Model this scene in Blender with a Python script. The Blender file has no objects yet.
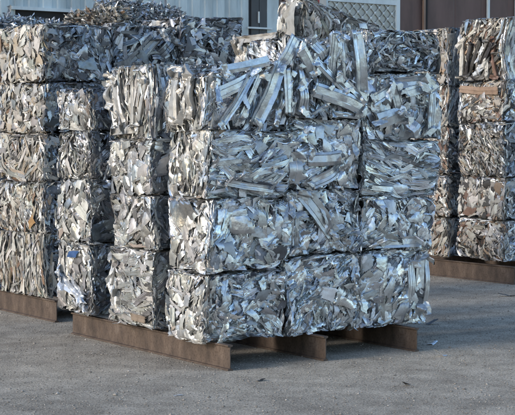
import bpy, math, random
import numpy as np

C = bpy.context.scene.collection
scene = bpy.context.scene
R = math.radians

# ------------------------------------------------------------------ materials
def new_mat(name):
    m = bpy.data.materials.new(name); m.use_nodes = True
    nt = m.node_tree; b = nt.nodes['Principled BSDF']
    return m, nt, b

def node(nt, kind, **kw):
    n = nt.nodes.new(kind)
    for k, v in kw.items():
        if k in n.inputs: n.inputs[k].default_value = v
        else: setattr(n, k, v)
    return n

def ramp(nt, stops):
    r = nt.nodes.new('ShaderNodeValToRGB')
    e = r.color_ramp.elements
    while len(e) < len(stops): e.new(0.5)
    for q, (p, c) in zip(e, stops):
        q.position = p; q.color = (*c, 1) if len(c) == 3 else c
    return r

def scrap_material():
    m, nt, b = new_mat('crushed_scrap_metal'); L = nt.links.new
    tc = node(nt, 'ShaderNodeTexCoord'); oi = node(nt, 'ShaderNodeObjectInfo')
    add = node(nt, 'ShaderNodeVectorMath', operation='ADD')
    sc = node(nt, 'ShaderNodeVectorMath', operation='SCALE'); sc.inputs['Scale'].default_value = 37.0
    cx = node(nt, 'ShaderNodeCombineXYZ')
    for i in range(3): L(oi.outputs['Random'], cx.inputs[i])
    L(cx.outputs[0], sc.inputs[0]); L(tc.outputs['Object'], add.inputs[0]); L(sc.outputs[0], add.inputs[1])
    at = node(nt, 'ShaderNodeAttribute', attribute_name='tint')
    ar = node(nt, 'ShaderNodeAttribute', attribute_name='rough')
    # grime and oxide, with a shape of its own
    n1 = node(nt, 'ShaderNodeTexNoise', Scale=9.0, Detail=6.0, Roughness=0.65); L(add.outputs[0], n1.inputs['Vector'])
    r1 = ramp(nt, [(0.33, (0.50, 0.47, 0.43)), (0.5, (0.92, 0.91, 0.9)), (0.7, (1, 1, 1))]); L(n1.outputs['Fac'], r1.inputs[0])
    mx = node(nt, 'ShaderNodeMix', data_type='RGBA', blend_type='MULTIPLY'); mx.inputs[0].default_value = 0.6
    L(at.outputs['Color'], mx.inputs[6]); L(r1.outputs[0], mx.inputs[7])
    n3 = node(nt, 'ShaderNodeTexNoise', Scale=70.0, Detail=3.0); L(add.outputs[0], n3.inputs['Vector'])
    r3 = ramp(nt, [(0.30, (0.45, 0.42, 0.38)), (0.42, (1, 1, 1))]); L(n3.outputs['Fac'], r3.inputs[0])
    m2 = node(nt, 'ShaderNodeMix', data_type='RGBA', blend_type='MULTIPLY'); m2.inputs[0].default_value = 0.25
    L(mx.outputs[2], m2.inputs[6]); L(r3.outputs[0], m2.inputs[7])
    L(m2.outputs[2], b.inputs['Base Color'])
    L(at.outputs['Alpha'], b.inputs['Metallic'])
    n2 = node(nt, 'ShaderNodeTexNoise', Scale=22.0, Detail=4.0); L(add.outputs[0], n2.inputs['Vector'])
    mr = node(nt, 'ShaderNodeMapRange'); mr.inputs[1].default_value = 0.3; mr.inputs[2].default_value = 0.7
    mr.inputs[3].default_value = -0.04; mr.inputs[4].default_value = 0.08
    L(n2.outputs['Fac'], mr.inputs[0])
    ma = node(nt, 'ShaderNodeMath', operation='ADD'); L(ar.outputs['Fac'], ma.inputs[0]); L(mr.outputs[0], ma.inputs[1])
    L(ma.outputs[0], b.inputs['Roughness'])
    nb = node(nt, 'ShaderNodeTexNoise', Scale=38.0, Detail=3.0); L(add.outputs[0], nb.inputs['Vector'])
    bp = node(nt, 'ShaderNodeBump', Strength=0.22, Distance=0.010); L(nb.outputs['Fac'], bp.inputs['Height'])
    L(bp.outputs[0], b.inputs['Normal'])
    return m

def rust_material():
    m, nt, b = new_mat('brown_weathered_steel'); L = nt.links.new
    tc = node(nt, 'ShaderNodeTexCoord')
    n1 = node(nt, 'ShaderNodeTexNoise', Scale=3.0, Detail=8.0, Roughness=0.7)
    mp = node(nt, 'ShaderNodeMapping'); mp.inputs['Scale'].default_value = (1, 1.6, 0.8)
    L(tc.outputs['Object'], mp.inputs[0]); L(mp.outputs[0], n1.inputs['Vector'])
    r = ramp(nt, [(0.28, (0.035, 0.025, 0.02)), (0.45, (0.085, 0.06, 0.046)), (0.58, (0.125, 0.088, 0.066)), (0.76, (0.20, 0.155, 0.125))])
    L(n1.outputs['Fac'], r.inputs[0])
    n2 = node(nt, 'ShaderNodeTexNoise', Scale=45.0, Detail=5.0); L(tc.outputs['Object'], n2.inputs['Vector'])
    r2 = ramp(nt, [(0.33, (0.55, 0.5, 0.45)), (0.5, (1, 1, 1))]); L(n2.outputs['Fac'], r2.inputs[0])
    mx = node(nt, 'ShaderNodeMix', data_type='RGBA', blend_type='MULTIPLY'); mx.inputs[0].default_value = 0.8
    L(r.outputs[0], mx.inputs[6]); L(r2.outputs[0], mx.inputs[7]); L(mx.outputs[2], b.inputs['Base Color'])
    b.inputs['Roughness'].default_value = 0.62; b.inputs['Metallic'].default_value = 0.15
    bp = node(nt, 'ShaderNodeBump', Strength=0.25, Distance=0.006); L(n2.outputs['Fac'], bp.inputs['Height']); L(bp.outputs[0], b.inputs['Normal'])
    return m

def ground_material():
    m, nt, b = new_mat('gravelly_yard_ground'); L = nt.links.new
    tc = node(nt, 'ShaderNodeTexCoord')
    def noise(s, d=6, r=0.6):
        n = node(nt, 'ShaderNodeTexNoise', Scale=s, Detail=d, Roughness=r); L(tc.outputs['Object'], n.inputs['Vector']); return n
    big = noise(0.55); mid = noise(2.6, 8, 0.7); fine = noise(48, 6, 0.85)
    r1 = ramp(nt, [(0.30, (0.30, 0.262, 0.215)), (0.48, (0.44, 0.388, 0.32)), (0.68, (0.59, 0.525, 0.44))]); L(mid.outputs['Fac'], r1.inputs[0])
    r0 = ramp(nt, [(0.33, (0.72, 0.71, 0.70)), (0.5, (1.0, .99, .98)), (0.68, (1.15, 1.13, 1.10))]); L(big.outputs['Fac'], r0.inputs[0])
    m0 = node(nt, 'ShaderNodeMix', data_type='RGBA', blend_type='MULTIPLY'); m0.inputs[0].default_value = 1
    L(r1.outputs[0], m0.inputs[6]); L(r0.outputs[0], m0.inputs[7])
    v = node(nt, 'ShaderNodeTexVoronoi', Scale=75.0); L(tc.outputs['Object'], v.inputs['Vector'])
    rv = ramp(nt, [(0.0, (0.7, 0.7, 0.7)), (0.5, (1, 1, 1)), (0.9, (1.08, 1.07, 1.05)), (1.0, (1.4, 1.37, 1.33))])
    sep = node(nt, 'ShaderNodeSeparateColor'); L(v.outputs['Color'], sep.inputs[0]); L(sep.outputs[0], rv.inputs[0])
    m1 = node(nt, 'ShaderNodeMix', data_type='RGBA', blend_type='MULTIPLY'); m1.inputs[0].default_value = 0.6
    L(m0.outputs[2], m1.inputs[6]); L(rv.outputs[0], m1.inputs[7])
    rf = ramp(nt, [(0.40, (0.28, 0.275, 0.27)), (0.5, (1.0, 1.0, 1.0)), (0.64, (1.5, 1.48, 1.45))]); L(fine.outputs['Fac'], rf.inputs[0])
    m2 = node(nt, 'ShaderNodeMix', data_type='RGBA', blend_type='MULTIPLY'); m2.inputs[0].default_value = 0.95
    L(m1.outputs[2], m2.inputs[6]); L(rf.outputs[0], m2.inputs[7]); L(m2.outputs[2], b.inputs['Base Color'])
    b.inputs['Roughness'].default_value = 0.95; b.inputs['Specular IOR Level'].default_value = 0.2
    sm = node(nt, 'ShaderNodeMath', operation='MULTIPLY_ADD'); L(v.outputs['Distance'], sm.inputs[0]); sm.inputs[1].default_value = -0.5
    L(fine.outputs['Fac'], sm.inputs[2])
    bp = node(nt, 'ShaderNodeBump', Strength=0.7, Distance=0.02); L(sm.outputs[0], bp.inputs['Height'])
    bp2 = node(nt, 'ShaderNodeBump', Strength=0.18, Distance=0.06); L(mid.outputs['Fac'], bp2.inputs['Height']); L(bp2.outputs[0], bp.inputs['Normal'])
    L(bp.outputs[0], b.inputs['Normal'])
    return m

def plain(name, col, rough=0.6, metal=0.0, var=0.25, scale=2.0, stretch=(1, 1, 0.25)):
    m, nt, b = new_mat(name); L = nt.links.new
    tc = node(nt, 'ShaderNodeTexCoord'); mp = node(nt, 'ShaderNodeMapping'); mp.inputs['Scale'].default_value = stretch
    n = node(nt, 'ShaderNodeTexNoise', Scale=scale, Detail=7.0, Roughness=0.65)
    L(tc.outputs['Object'], mp.inputs[0]); L(mp.outputs[0], n.inputs['Vector'])
    lo = tuple(c * (1 - var) for c in col); hi = tuple(min(1, c * (1 + var * 0.6)) for c in col)
    r = ramp(nt, [(0.32, lo), (0.55, col), (0.75, hi)]); L(n.outputs['Fac'], r.inputs[0]); L(r.outputs[0], b.inputs['Base Color'])
    b.inputs['Roughness'].default_value = rough; b.inputs['Metallic'].default_value = metal
    return m

M_SCRAP = scrap_material(); M_RUST = rust_material(); M_GROUND = ground_material()
M_PALE = plain('pale_blue_grey_cladding', (0.50, 0.57, 0.59), 0.5, var=.38)
M_TRIM = plain('pale_trim_paint', (0.62, 0.68, 0.70), 0.5)
M_DARK = plain('dark_grey_door_paint', (0.055, 0.058, 0.065), 0.5)
M_BROWN = plain('dark_brown_sheeting', (0.125, 0.074, 0.064), 0.6, var=0.4)
M_BLACK = plain('dark_interior', (0.02, 0.02, 0.022), 0.9)  # near black; also puts the shed bay's shade into the colour
M_CREAM = plain('cream_painted_steel', (0.62, 0.56, 0.50), 0.5)
M_RED = plain('red_painted_pipe', (0.38, 0.04, 0.035), 0.5)
M_GRILLE = plain('dull_metal_grille', (0.42, 0.42, 0.40), 0.45, 0.4)
M_RUSTP = plain('rusty_post', (0.30, 0.20, 0.15), 0.7, var=0.4)

# ------------------------------------------------------------------ mesh builders
class MB:
    def __init__(s): s.v = []; s.f = []
    def quad(s, *p):
        k = len(s.v); s.v += [tuple(q) for q in p]; s.f.append(tuple(range(k, k + len(p))))
    def box(s, x0, x1, y0, y1, z0, z1):
        k = len(s.v)
        s.v += [(x, y, z) for z in (z0, z1) for y in (y0, y1) for x in (x0, x1)]
        s.f += [tuple(k + i for i in q) for q in ((0, 2, 3, 1), (4, 5, 7, 6), (0, 1, 5, 4), (2, 6, 7, 3), (0, 4, 6, 2), (1, 3, 7, 5))]
    def prism(s, prof, axis0, axis1):            # profile in (x,z), extruded along y
        k = len(s.v); n = len(prof)
        s.v += [(x, axis0, z) for x, z in prof] + [(x, axis1, z) for x, z in prof]
        s.f += [(k + i, k + (i + 1) % n, k + n + (i + 1) % n, k + n + i) for i in range(n)]
        s.f += [tuple(range(k, k + n))[::-1], tuple(range(k + n, k + 2 * n))]
    def build(s, name, mat, parent=None, bevel=0.0):
        me = bpy.data.meshes.new(name); me.from_pydata(s.v, [], s.f); me.update()
        me.materials.append(mat)
        o = bpy.data.objects.new(name, me); C.objects.link(o)
        if parent: o.parent = parent
        if bevel:
            b = o.modifiers.new('bevel', 'BEVEL'); b.width = bevel; b.segments = 2; b.limit_method = 'ANGLE'
        return o

def empty(name, loc, label, cat, group=None):
    o = bpy.data.objects.new(name, None); C.objects.link(o); o.location = loc; o.empty_display_size = 0.2
    return tag(o, label, cat, group)
def tag(o, label, cat, group=None):
    o['label'] = label; o['category'] = cat
    if group: o['group'] = group
    return o

# ------------------------------------------------------------------ crushed scrap pieces (numpy batches)
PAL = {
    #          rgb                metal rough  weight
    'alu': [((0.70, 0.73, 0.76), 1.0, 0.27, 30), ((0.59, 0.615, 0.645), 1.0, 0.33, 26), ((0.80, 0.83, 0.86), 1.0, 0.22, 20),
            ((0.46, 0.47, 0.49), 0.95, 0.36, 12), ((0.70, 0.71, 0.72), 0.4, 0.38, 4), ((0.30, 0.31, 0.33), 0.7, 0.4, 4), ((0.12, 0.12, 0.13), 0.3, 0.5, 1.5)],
    'warm': [((0.68, 0.67, 0.65), 0.97, 0.32, 32), ((0.54, 0.53, 0.51), 0.97, 0.37, 24), ((0.60, 0.585, 0.56), 0.3, 0.42, 13),  # mostly for sunlit sides: the sun's warmth is put into these tones
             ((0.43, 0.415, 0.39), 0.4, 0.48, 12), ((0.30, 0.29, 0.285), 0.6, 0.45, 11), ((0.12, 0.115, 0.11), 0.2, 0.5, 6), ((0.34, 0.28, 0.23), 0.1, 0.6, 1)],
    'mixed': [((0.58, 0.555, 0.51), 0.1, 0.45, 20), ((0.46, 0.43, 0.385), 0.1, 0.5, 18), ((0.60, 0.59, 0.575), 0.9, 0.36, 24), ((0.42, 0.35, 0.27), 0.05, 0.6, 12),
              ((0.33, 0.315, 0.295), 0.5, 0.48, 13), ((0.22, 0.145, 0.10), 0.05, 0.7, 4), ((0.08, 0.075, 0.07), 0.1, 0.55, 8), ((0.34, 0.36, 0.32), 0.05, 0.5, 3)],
    'dark': [((0.36, 0.38, 0.41), 0.95, 0.33, 30), ((0.50, 0.52, 0.55), 1.0, 0.3, 22), ((0.27, 0.285, 0.31), 0.7, 0.42, 22), ((0.12, 0.12, 0.13), 0.3, 0.5, 9), ((0.62, 0.63, 0.65), 0.8, 0.34, 10)],  # mostly for shaded fronts: their shade is put into these tones
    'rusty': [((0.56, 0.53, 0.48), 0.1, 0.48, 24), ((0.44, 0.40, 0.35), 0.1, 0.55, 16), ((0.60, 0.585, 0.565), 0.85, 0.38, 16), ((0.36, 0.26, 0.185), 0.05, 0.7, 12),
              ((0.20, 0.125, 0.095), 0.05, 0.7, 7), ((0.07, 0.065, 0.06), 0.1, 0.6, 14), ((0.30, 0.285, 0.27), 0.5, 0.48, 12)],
}
def colours(rng, N, pal, lift=1.0):
    P = PAL[pal]; w = np.array([p[3] for p in P], float); k = rng.choice(len(P), N, p=w / w.sum())
    c = np.array([p[0] for p in P])[k] * rng.uniform(0.85, 1.12, (N, 1)) * rng.uniform(0.975, 1.025, (N, 3)) * lift
    return np.clip(c, 0, 0.88), .90 * np.array([p[1] for p in P])[k], np.clip(np.array([p[2] for p in P])[k] + rng.normal(0, 0.06, N) + .085, 0.2, 0.8)

def sheets(rng, N, Lr, Wr, nu, nv, crush=1.0, ridge=.16):
    """cut pieces of sheet: straight edges, creased along several lines, edges bent over"""
    L = rng.uniform(*Lr, N); W = np.minimum(rng.uniform(*Wr, N), L); L3, W3 = L[:, None, None], W[:, None, None]
    u0 = np.linspace(-.5, .5, nu)[None, :, None] * np.ones((N, 1, nv)); v0 = np.linspace(-.5, .5, nv)[None, None, :] * np.ones((N, nu, 1))
    tp = rng.uniform(-0.6, 0.6, (N, 1, 1)); sk = rng.normal(0, 0.4, (N, 1, 1)); bow = rng.normal(0, .12, (N, 1, 1))
    v = W3 * (v0 * (1 + tp * u0) + bow * (u0 ** 2 - .08)) + rng.normal(0, .02, (N, nu, 1)) * W3
    u = L3 * u0 * (1 + rng.normal(0, .03, (N, 1, nv))) + sk * v
    h = np.zeros_like(u)
    for k in range(6):
        th = rng.normal(0, 0.55, (N, 1, 1)) if k < 3 else rng.uniform(0, math.pi, (N, 1, 1))
        s = np.cos(th) * u + np.sin(th) * v
        c = rng.uniform(-.42, .42, (N, 1, 1)) * (L3 * np.abs(np.cos(th)) + W3 * np.abs(np.sin(th)))
        amp = crush * rng.normal(0, 0.50 if k < 3 else 0.36, (N, 1, 1))
        f = np.abs(s - c); h += amp * f
        u -= np.cos(th) * np.sign(s - c) * f * (1 - 1 / np.sqrt(1 + amp ** 2)) * .6; v -= np.sin(th) * np.sign(s - c) * f * (1 - 1 / np.sqrt(1 + amp ** 2)) * .6
    for sg in (-1, 1):                                   # a long edge rolled over
        e = np.clip(sg * v0 - .27, 0, 1); roll = rng.choice([0, 1, 1], (N, 1, 1)) * rng.uniform(.4, 2.2, (N, 1, 1)) * crush ** .5
        h -= roll * e * W3 * .55; v -= sg * e * W3 * np.clip(roll, 0, 1.6) * .35
    for k in range(4):                                   # crumpled ridges, like crushed foil
        wl = rng.uniform(.05, .16, (N, 1, 1)) * (1 if k < 2 else .6); th = rng.uniform(0, math.pi, (N, 1, 1)); q = math.pi / wl
        h += crush * ridge * rng.uniform(.3, 1, (N, 1, 1)) * wl * np.abs(np.sin(q * (np.cos(th) * u + np.sin(th) * v) + rng.uniform(0, 3, (N, 1, 1)) + .8 * np.sin(q * .6 * v)))
    h += rng.normal(0, 0.0018, h.shape) * crush
    h -= h.mean((1, 2), keepdims=True)
    return np.stack([u, v, h], -1)

def profiles(rng, N, Lr, Wr, Dr, nu, crush=1.0):
    L = rng.uniform(*Lr, N)[:, None, None]; W = rng.uniform(*Wr, N)[:, None, None]; D = rng.uniform(*Dr, N)[:, None, None]
    vv = np.array([-.5, -.5, -.2, -.16, .16, .2, .5, .5])[None, None, :]; rib = rng.choice([0, 0, 1], N)[:, None, None]
    hh = np.array([-1., 0, 0, -.22, -.22, 0, 0, -1.])[None, None, :]; hf = np.array([-1., 0, 0, 0, 0, 0, 0, -1.])[None, None, :]
    u = np.linspace(-.5, .5, nu)[None, :, None] * L * np.ones((N, 1, 8))
    v = vv * W * (1 + crush * rng.normal(0, 0.07, (N, nu, 1)))
    h = (rib * hh + (1 - rib) * hf) * D * np.clip(1 - crush * np.abs(rng.normal(0, 0.4, (N, nu, 1))), 0.05, 1)
    for k in range(2):
        c = rng.uniform(-.45, .45, (N, 1, 1)) * L
        h = h + crush * rng.normal(0, 0.20, (N, 1, 1)) * np.abs(u - c)
        v = v + crush * rng.normal(0, 0.13, (N, 1, 1)) * np.abs(u - c)
    h = h + rng.normal(0, 0.004, h.shape) * crush
    return np.stack([u, v, h - h.mean((1, 2), keepdims=True)], -1)

def bundles(rng, N, Lr, Wr, nu, nv, crush=1.0):
    """flattened profiles and pleated strips: several sharp parallel folds along the length, kinked across it"""
    L = rng.uniform(*Lr, N)[:, None, None]; W = rng.uniform(*Wr, N)[:, None, None]
    t = np.linspace(-.5, .5, nu)[None, :, None] * np.ones((N, 1, nv)); j = np.linspace(-.5, .5, nv)[None, None, :]
    vb = j + rng.normal(0, .32, (N, 1, nv)) / nv
    hb = np.where(np.arange(nv) % 2 == 0, 1, -1)[None, None, :] * rng.uniform(.15, 1, (N, 1, nv)) * rng.uniform(.004, .019, (N, 1, 1))
    u = t * L + rng.normal(0, .012, (N, 1, nv)) + rng.normal(0, .35, (N, 1, 1)) * vb * W
    wob = 1 + .35 * np.sin(rng.uniform(4, 14, (N, 1, 1)) * t + rng.uniform(0, 6, (N, 1, 1)) + rng.uniform(0, 6, (N, 1, nv)))
    v = vb * W * (1 + rng.uniform(-.5, .7, (N, 1, 1)) * t) * np.ones_like(t); h = hb * wob
    for k in range(3):
        c = rng.uniform(-.48, .48, (N, 1, 1)) * L; d = np.abs(u - c)
        h = h + crush * rng.normal(0, .26, (N, 1, 1)) * d; v = v + crush * rng.normal(0, .16, (N, 1, 1)) * d
        pin = rng.choice([0, .25, .5], (N, 1, 1)) * np.exp(-(d / .03) ** 2); v = v - pin * vb * W * .7; h = h - pin * .012
    h = h + rng.normal(0, .0016, h.shape)
    return np.stack([u, v, h - h.mean((1, 2), keepdims=True)], -1)

def place(rng, P, frame, phi, alpha, beta, cu, cv, cn):
    """local sheets -> bale space; frame = (origin, t1, t2, n)"""
    o, t1, t2, n = frame; N = len(P)
    e1 = np.cos(phi)[:, None] * t1 + np.sin(phi)[:, None] * t2; e2 = -np.sin(phi)[:, None] * t1 + np.cos(phi)[:, None] * t2
    ca, sa = np.cos(alpha)[:, None], np.sin(alpha)[:, None]; nn = np.repeat(n[None, :], N, 0)
    e2, nn = ca * e2 + sa * nn, -sa * e2 + ca * nn
    cb, sb = np.cos(beta)[:, None], np.sin(beta)[:, None]
    e1, nn = cb * e1 + sb * nn, -sb * e1 + cb * nn
    B = np.stack([e1, e2, nn], 1)                       # N,3(local axis),3
    Q = np.einsum('nuvk,nkd->nuvd', P, B)
    cen = o + cu[:, None] * t1 + cv[:, None] * t2 + cn[:, None] * n
    return Q + cen[:, None, None, :]

def squash(rng, Q, half, zc, soft=0.022):
    """the baling press: whatever pokes out of the box is pressed towards its side, keeping some relief"""
    N = len(Q); j = rng.normal(0, 0.006, (N, 1, 1, 3)) + rng.normal(0, 0.0008, Q.shape)
    Q = Q - np.array([0, 0, zc]); inner = half - .04
    over = np.abs(Q) - inner
    Q = np.where(over > 0, np.sign(Q) * (inner + (.04 + soft) * np.tanh(over / 0.09)) + j * np.clip(over / .04, 0, 1), Q)
    return Q + np.array([0, 0, zc])

class Batch:
    def __init__(s): s.V = []; s.F = []; s.T = []; s.Ro = []; s.n = 0
    def add(s, Q, col, met, ro):
        N, nu, nv, _ = Q.shape
        s.V.append(Q.reshape(-1, 3))
        i = np.arange(nu * nv).reshape(nu, nv)
        q = np.stack([i[:-1, :-1], i[1:, :-1], i[1:, 1:], i[:-1, 1:]], -1).reshape(-1, 4)
        s.F.append((q[None] + (np.arange(N) * nu * nv)[:, None, None]).reshape(-1, 4) + s.n)
        t = np.concatenate([col, met[:, None]], 1)
        s.T.append(np.repeat(t, nu * nv, 0)); s.Ro.append(np.repeat(ro, nu * nv)); s.n += N * nu * nv
    def mesh(s, name):
        V = np.concatenate(s.V).astype(np.float32); F = np.concatenate(s.F).astype(np.int32)
        me = bpy.data.meshes.new(name)
        me.vertices.add(len(V)); me.vertices.foreach_set('co', V.ravel())
        me.loops.add(F.size); me.loops.foreach_set('vertex_index', F.ravel())
        me.polygons.add(len(F)); me.polygons.foreach_set('loop_start', np.arange(0, F.size, 4, dtype=np.int32))
        me.polygons.foreach_set('use_smooth', np.ones(len(F), bool))
        me.update(calc_edges=True)
        a = me.attributes.new('tint', 'FLOAT_COLOR', 'POINT'); a.data.foreach_set('color', np.concatenate(s.T).astype(np.float32).ravel())
        a = me.attributes.new('rough', 'FLOAT', 'POINT'); a.data.foreach_set('value', np.concatenate(s.Ro).astype(np.float32))
        me.set_sharp_from_angle(angle=R(20)); me.materials.append(M_SCRAP)
        return me
    def obj(s, name, parent=None, label=None):
        o = bpy.data.objects.new(name, s.mesh(name)); C.objects.link(o)
        if parent: o.parent = parent
        if label: o['label'] = label
        return o

# style of a face: list of layers (kind, count, length, width, phi mean, phi spread, tilt spread, depth range)
def S_shards(k=1.0):
    return [('c', int(46 * k), (.18, .42), (.08, .18), 0, 9, .3, (-.10, -.04)), ('z', int(150 * k), (.12, .38), (.04, .10), 0, 9, .32, (-.07, -.01)), ('c', int(38 * k), (.14, .36), (.06, .14), 0, 9, .28, (-.035, .0)), ('z', int(70 * k), (.08, .24), (.02, .05), 0, 9, .7, (-.04, .006)), ('s', int(26 * k), (.05, .12), (.03, .06), 0, 9, .7, (-.03, .006))]
def S_fine():
    return [('c', 40, (.12, .26), (.05, .12), 0, 9, .4, (-.09, -.03)), ('z', 240, (.10, .30), (.025, .06), 0, 9, .6, (-.06, .0)), ('z', 130, (.06, .18), (.015, .035), 0, 9, .9, (-.04, .006))]
def S_layers(phi=0.0, spread=.14, k=1.0):
    return [('z', 70, (.3, .6), (.06, .12), phi, .2, .4, (-.10, -.03)), ('z', int(190 * k), (.4, .95), (.04, .09), phi, spread, .42, (-.06, .0)), ('t', int(80 * k), (.3, .8), (.015, .035), phi, spread, .9, (-.04, .008)), ('z', 20, (.1, .25), (.03, .06), phi, .5, .5, (-.02, .006))]
def S_panels(k=1.0):
    return [('z', 70, (.15, .4), (.05, .12), 0, 9, .4, (-.10, -.03)), ('c', int(70 * k), (.2, .52), (.09, .22), 0, 9, .24, (-.055, .0)), ('z', 100, (.14, .42), (.03, .08), 0, 9, .45, (-.045, .006)), ('s', 20, (.05, .12), (.03, .06), 0, 9, .6, (-.02, .006))]
def S_profiles(phi=math.pi / 2, spread=.35, k=1.0):
    return [('c', 40, (.15, .3), (.06, .14), 0, 9, .5, (-.16, -.07)), ('Z', int(90 * k), (.3, .75), (.035, .08), phi, spread, .5, (-.12, -.01)), ('U', int(62 * k), (.3, .75), (.03, .075), phi, spread, .5, (-.10, .005)), ('Z', int(60 * k), (.2, .55), (.02, .045), phi, spread * 1.4, .7, (-.06, .01)), ('z', 40, (.08, .2), (.03, .06), 0, 9, .7, (-.03, .012))]
S_COARSE = [('s', 60, (.2, .4), (.12, .25), 0, 9, .4, (-.08, 0))]
S_TOP = [('c', 50, (.15, .34), (.07, .16), 0, 9, .4, (-.07, .005)), ('z', 80, (.15, .45), (.04, .09), 0, 9, .45, (-.04, .03)), ('t', 30, (.2, .5), (.02, .05), 0, 9, .5, (-.03, .02))]

def fill_face(rng, B, frame, su, sv, half, zc, style, pal, flow=0.0):
    area = su * sv / (1.0 * 0.75)
    K = 9; sp = np.stack([rng.uniform(-.5, .5, K) * su, rng.uniform(-.5, .5, K) * sv], -1); sphi = rng.uniform(0, math.pi, K)
    for kind, n, Lr, Wr, pm, ps, tl, dr in style:
        g = .98; N = max(3, int(n * area * 1.05)); Lr = (Lr[0] * g, min(Lr[1] * g, .9)); Wr = (Wr[0] * g, Wr[1] * g)
        if kind == 's': P = sheets(rng, N, Lr, Wr, 10, 7, 1.0)
        elif kind == 'c': P = sheets(rng, N, Lr, Wr, 20, 13, 0.9, .2)
        elif kind == 'z': P = bundles(rng, N, Lr, Wr, 14, 12, .8)
        elif kind == 'p': P = sheets(rng, N, Lr, Wr, 14, 9, 0.5)
        elif kind == 't': P = sheets(rng, N, Lr, Wr, 14, 5, 0.8)
        elif kind == 'Z': P = bundles(rng, N, Lr, Wr, 14, 12, .3)
        elif kind == 'U': P = profiles(rng, N, Lr, Wr, (.012, .035), 9, .22)
        else: P = profiles(rng, N, Lr, Wr, (.015, .04), 9, 0.8)
        cu = rng.uniform(-.5, .5, N) * su; cv = rng.uniform(-.5, .5, N) * sv
        own = np.argmin((cu[:, None] - sp[None, :, 0]) ** 2 + (cv[:, None] - sp[None, :, 1]) ** 2, 1)
        phi = sphi[own] + rng.normal(0, .28, N) if ps > 3 else pm + rng.normal(0, ps, N) + flow * np.sin(cu * 5.0 + cv * 4.0 + pm)
        cn = rng.uniform(*dr, N)
        Q = place(rng, P, frame, phi, rng.normal(0, tl, N), rng.normal(0, tl * .45, N), cu, cv, cn)
        Q = squash(rng, Q, half, zc)
        B.add(Q, *colours(rng, N, pal))

def core(rng, B, half, zc, pal_col=(0.16, 0.16, 0.17)):  # darker than the pieces: shade of the gaps put into its colour
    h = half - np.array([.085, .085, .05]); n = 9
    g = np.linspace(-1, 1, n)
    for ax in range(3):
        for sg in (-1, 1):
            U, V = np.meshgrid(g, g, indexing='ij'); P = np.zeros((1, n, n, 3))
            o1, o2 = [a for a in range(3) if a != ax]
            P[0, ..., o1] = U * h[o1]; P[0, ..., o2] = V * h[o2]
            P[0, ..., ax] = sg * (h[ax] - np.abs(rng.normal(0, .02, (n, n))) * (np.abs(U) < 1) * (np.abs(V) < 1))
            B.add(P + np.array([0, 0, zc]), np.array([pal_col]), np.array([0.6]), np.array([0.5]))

AX = np.eye(3)
def frames(w, d, h):
    zc = h / 2
    return {'F': (np.array([0, -d / 2, zc]), AX[0], AX[2], -AX[1], w, h), 'L': (np.array([-w / 2, 0, zc]), -AX[1], AX[2], -AX[0], d, h),
            'T': (np.array([0, 0, h]), AX[0], AX[1], AX[2], w, d), 'R': (np.array([w / 2, 0, zc]), AX[1], AX[2], AX[0], d, h),
            'B': (np.array([0, d / 2, zc]), -AX[0], AX[2], AX[1], w, h)}

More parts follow.
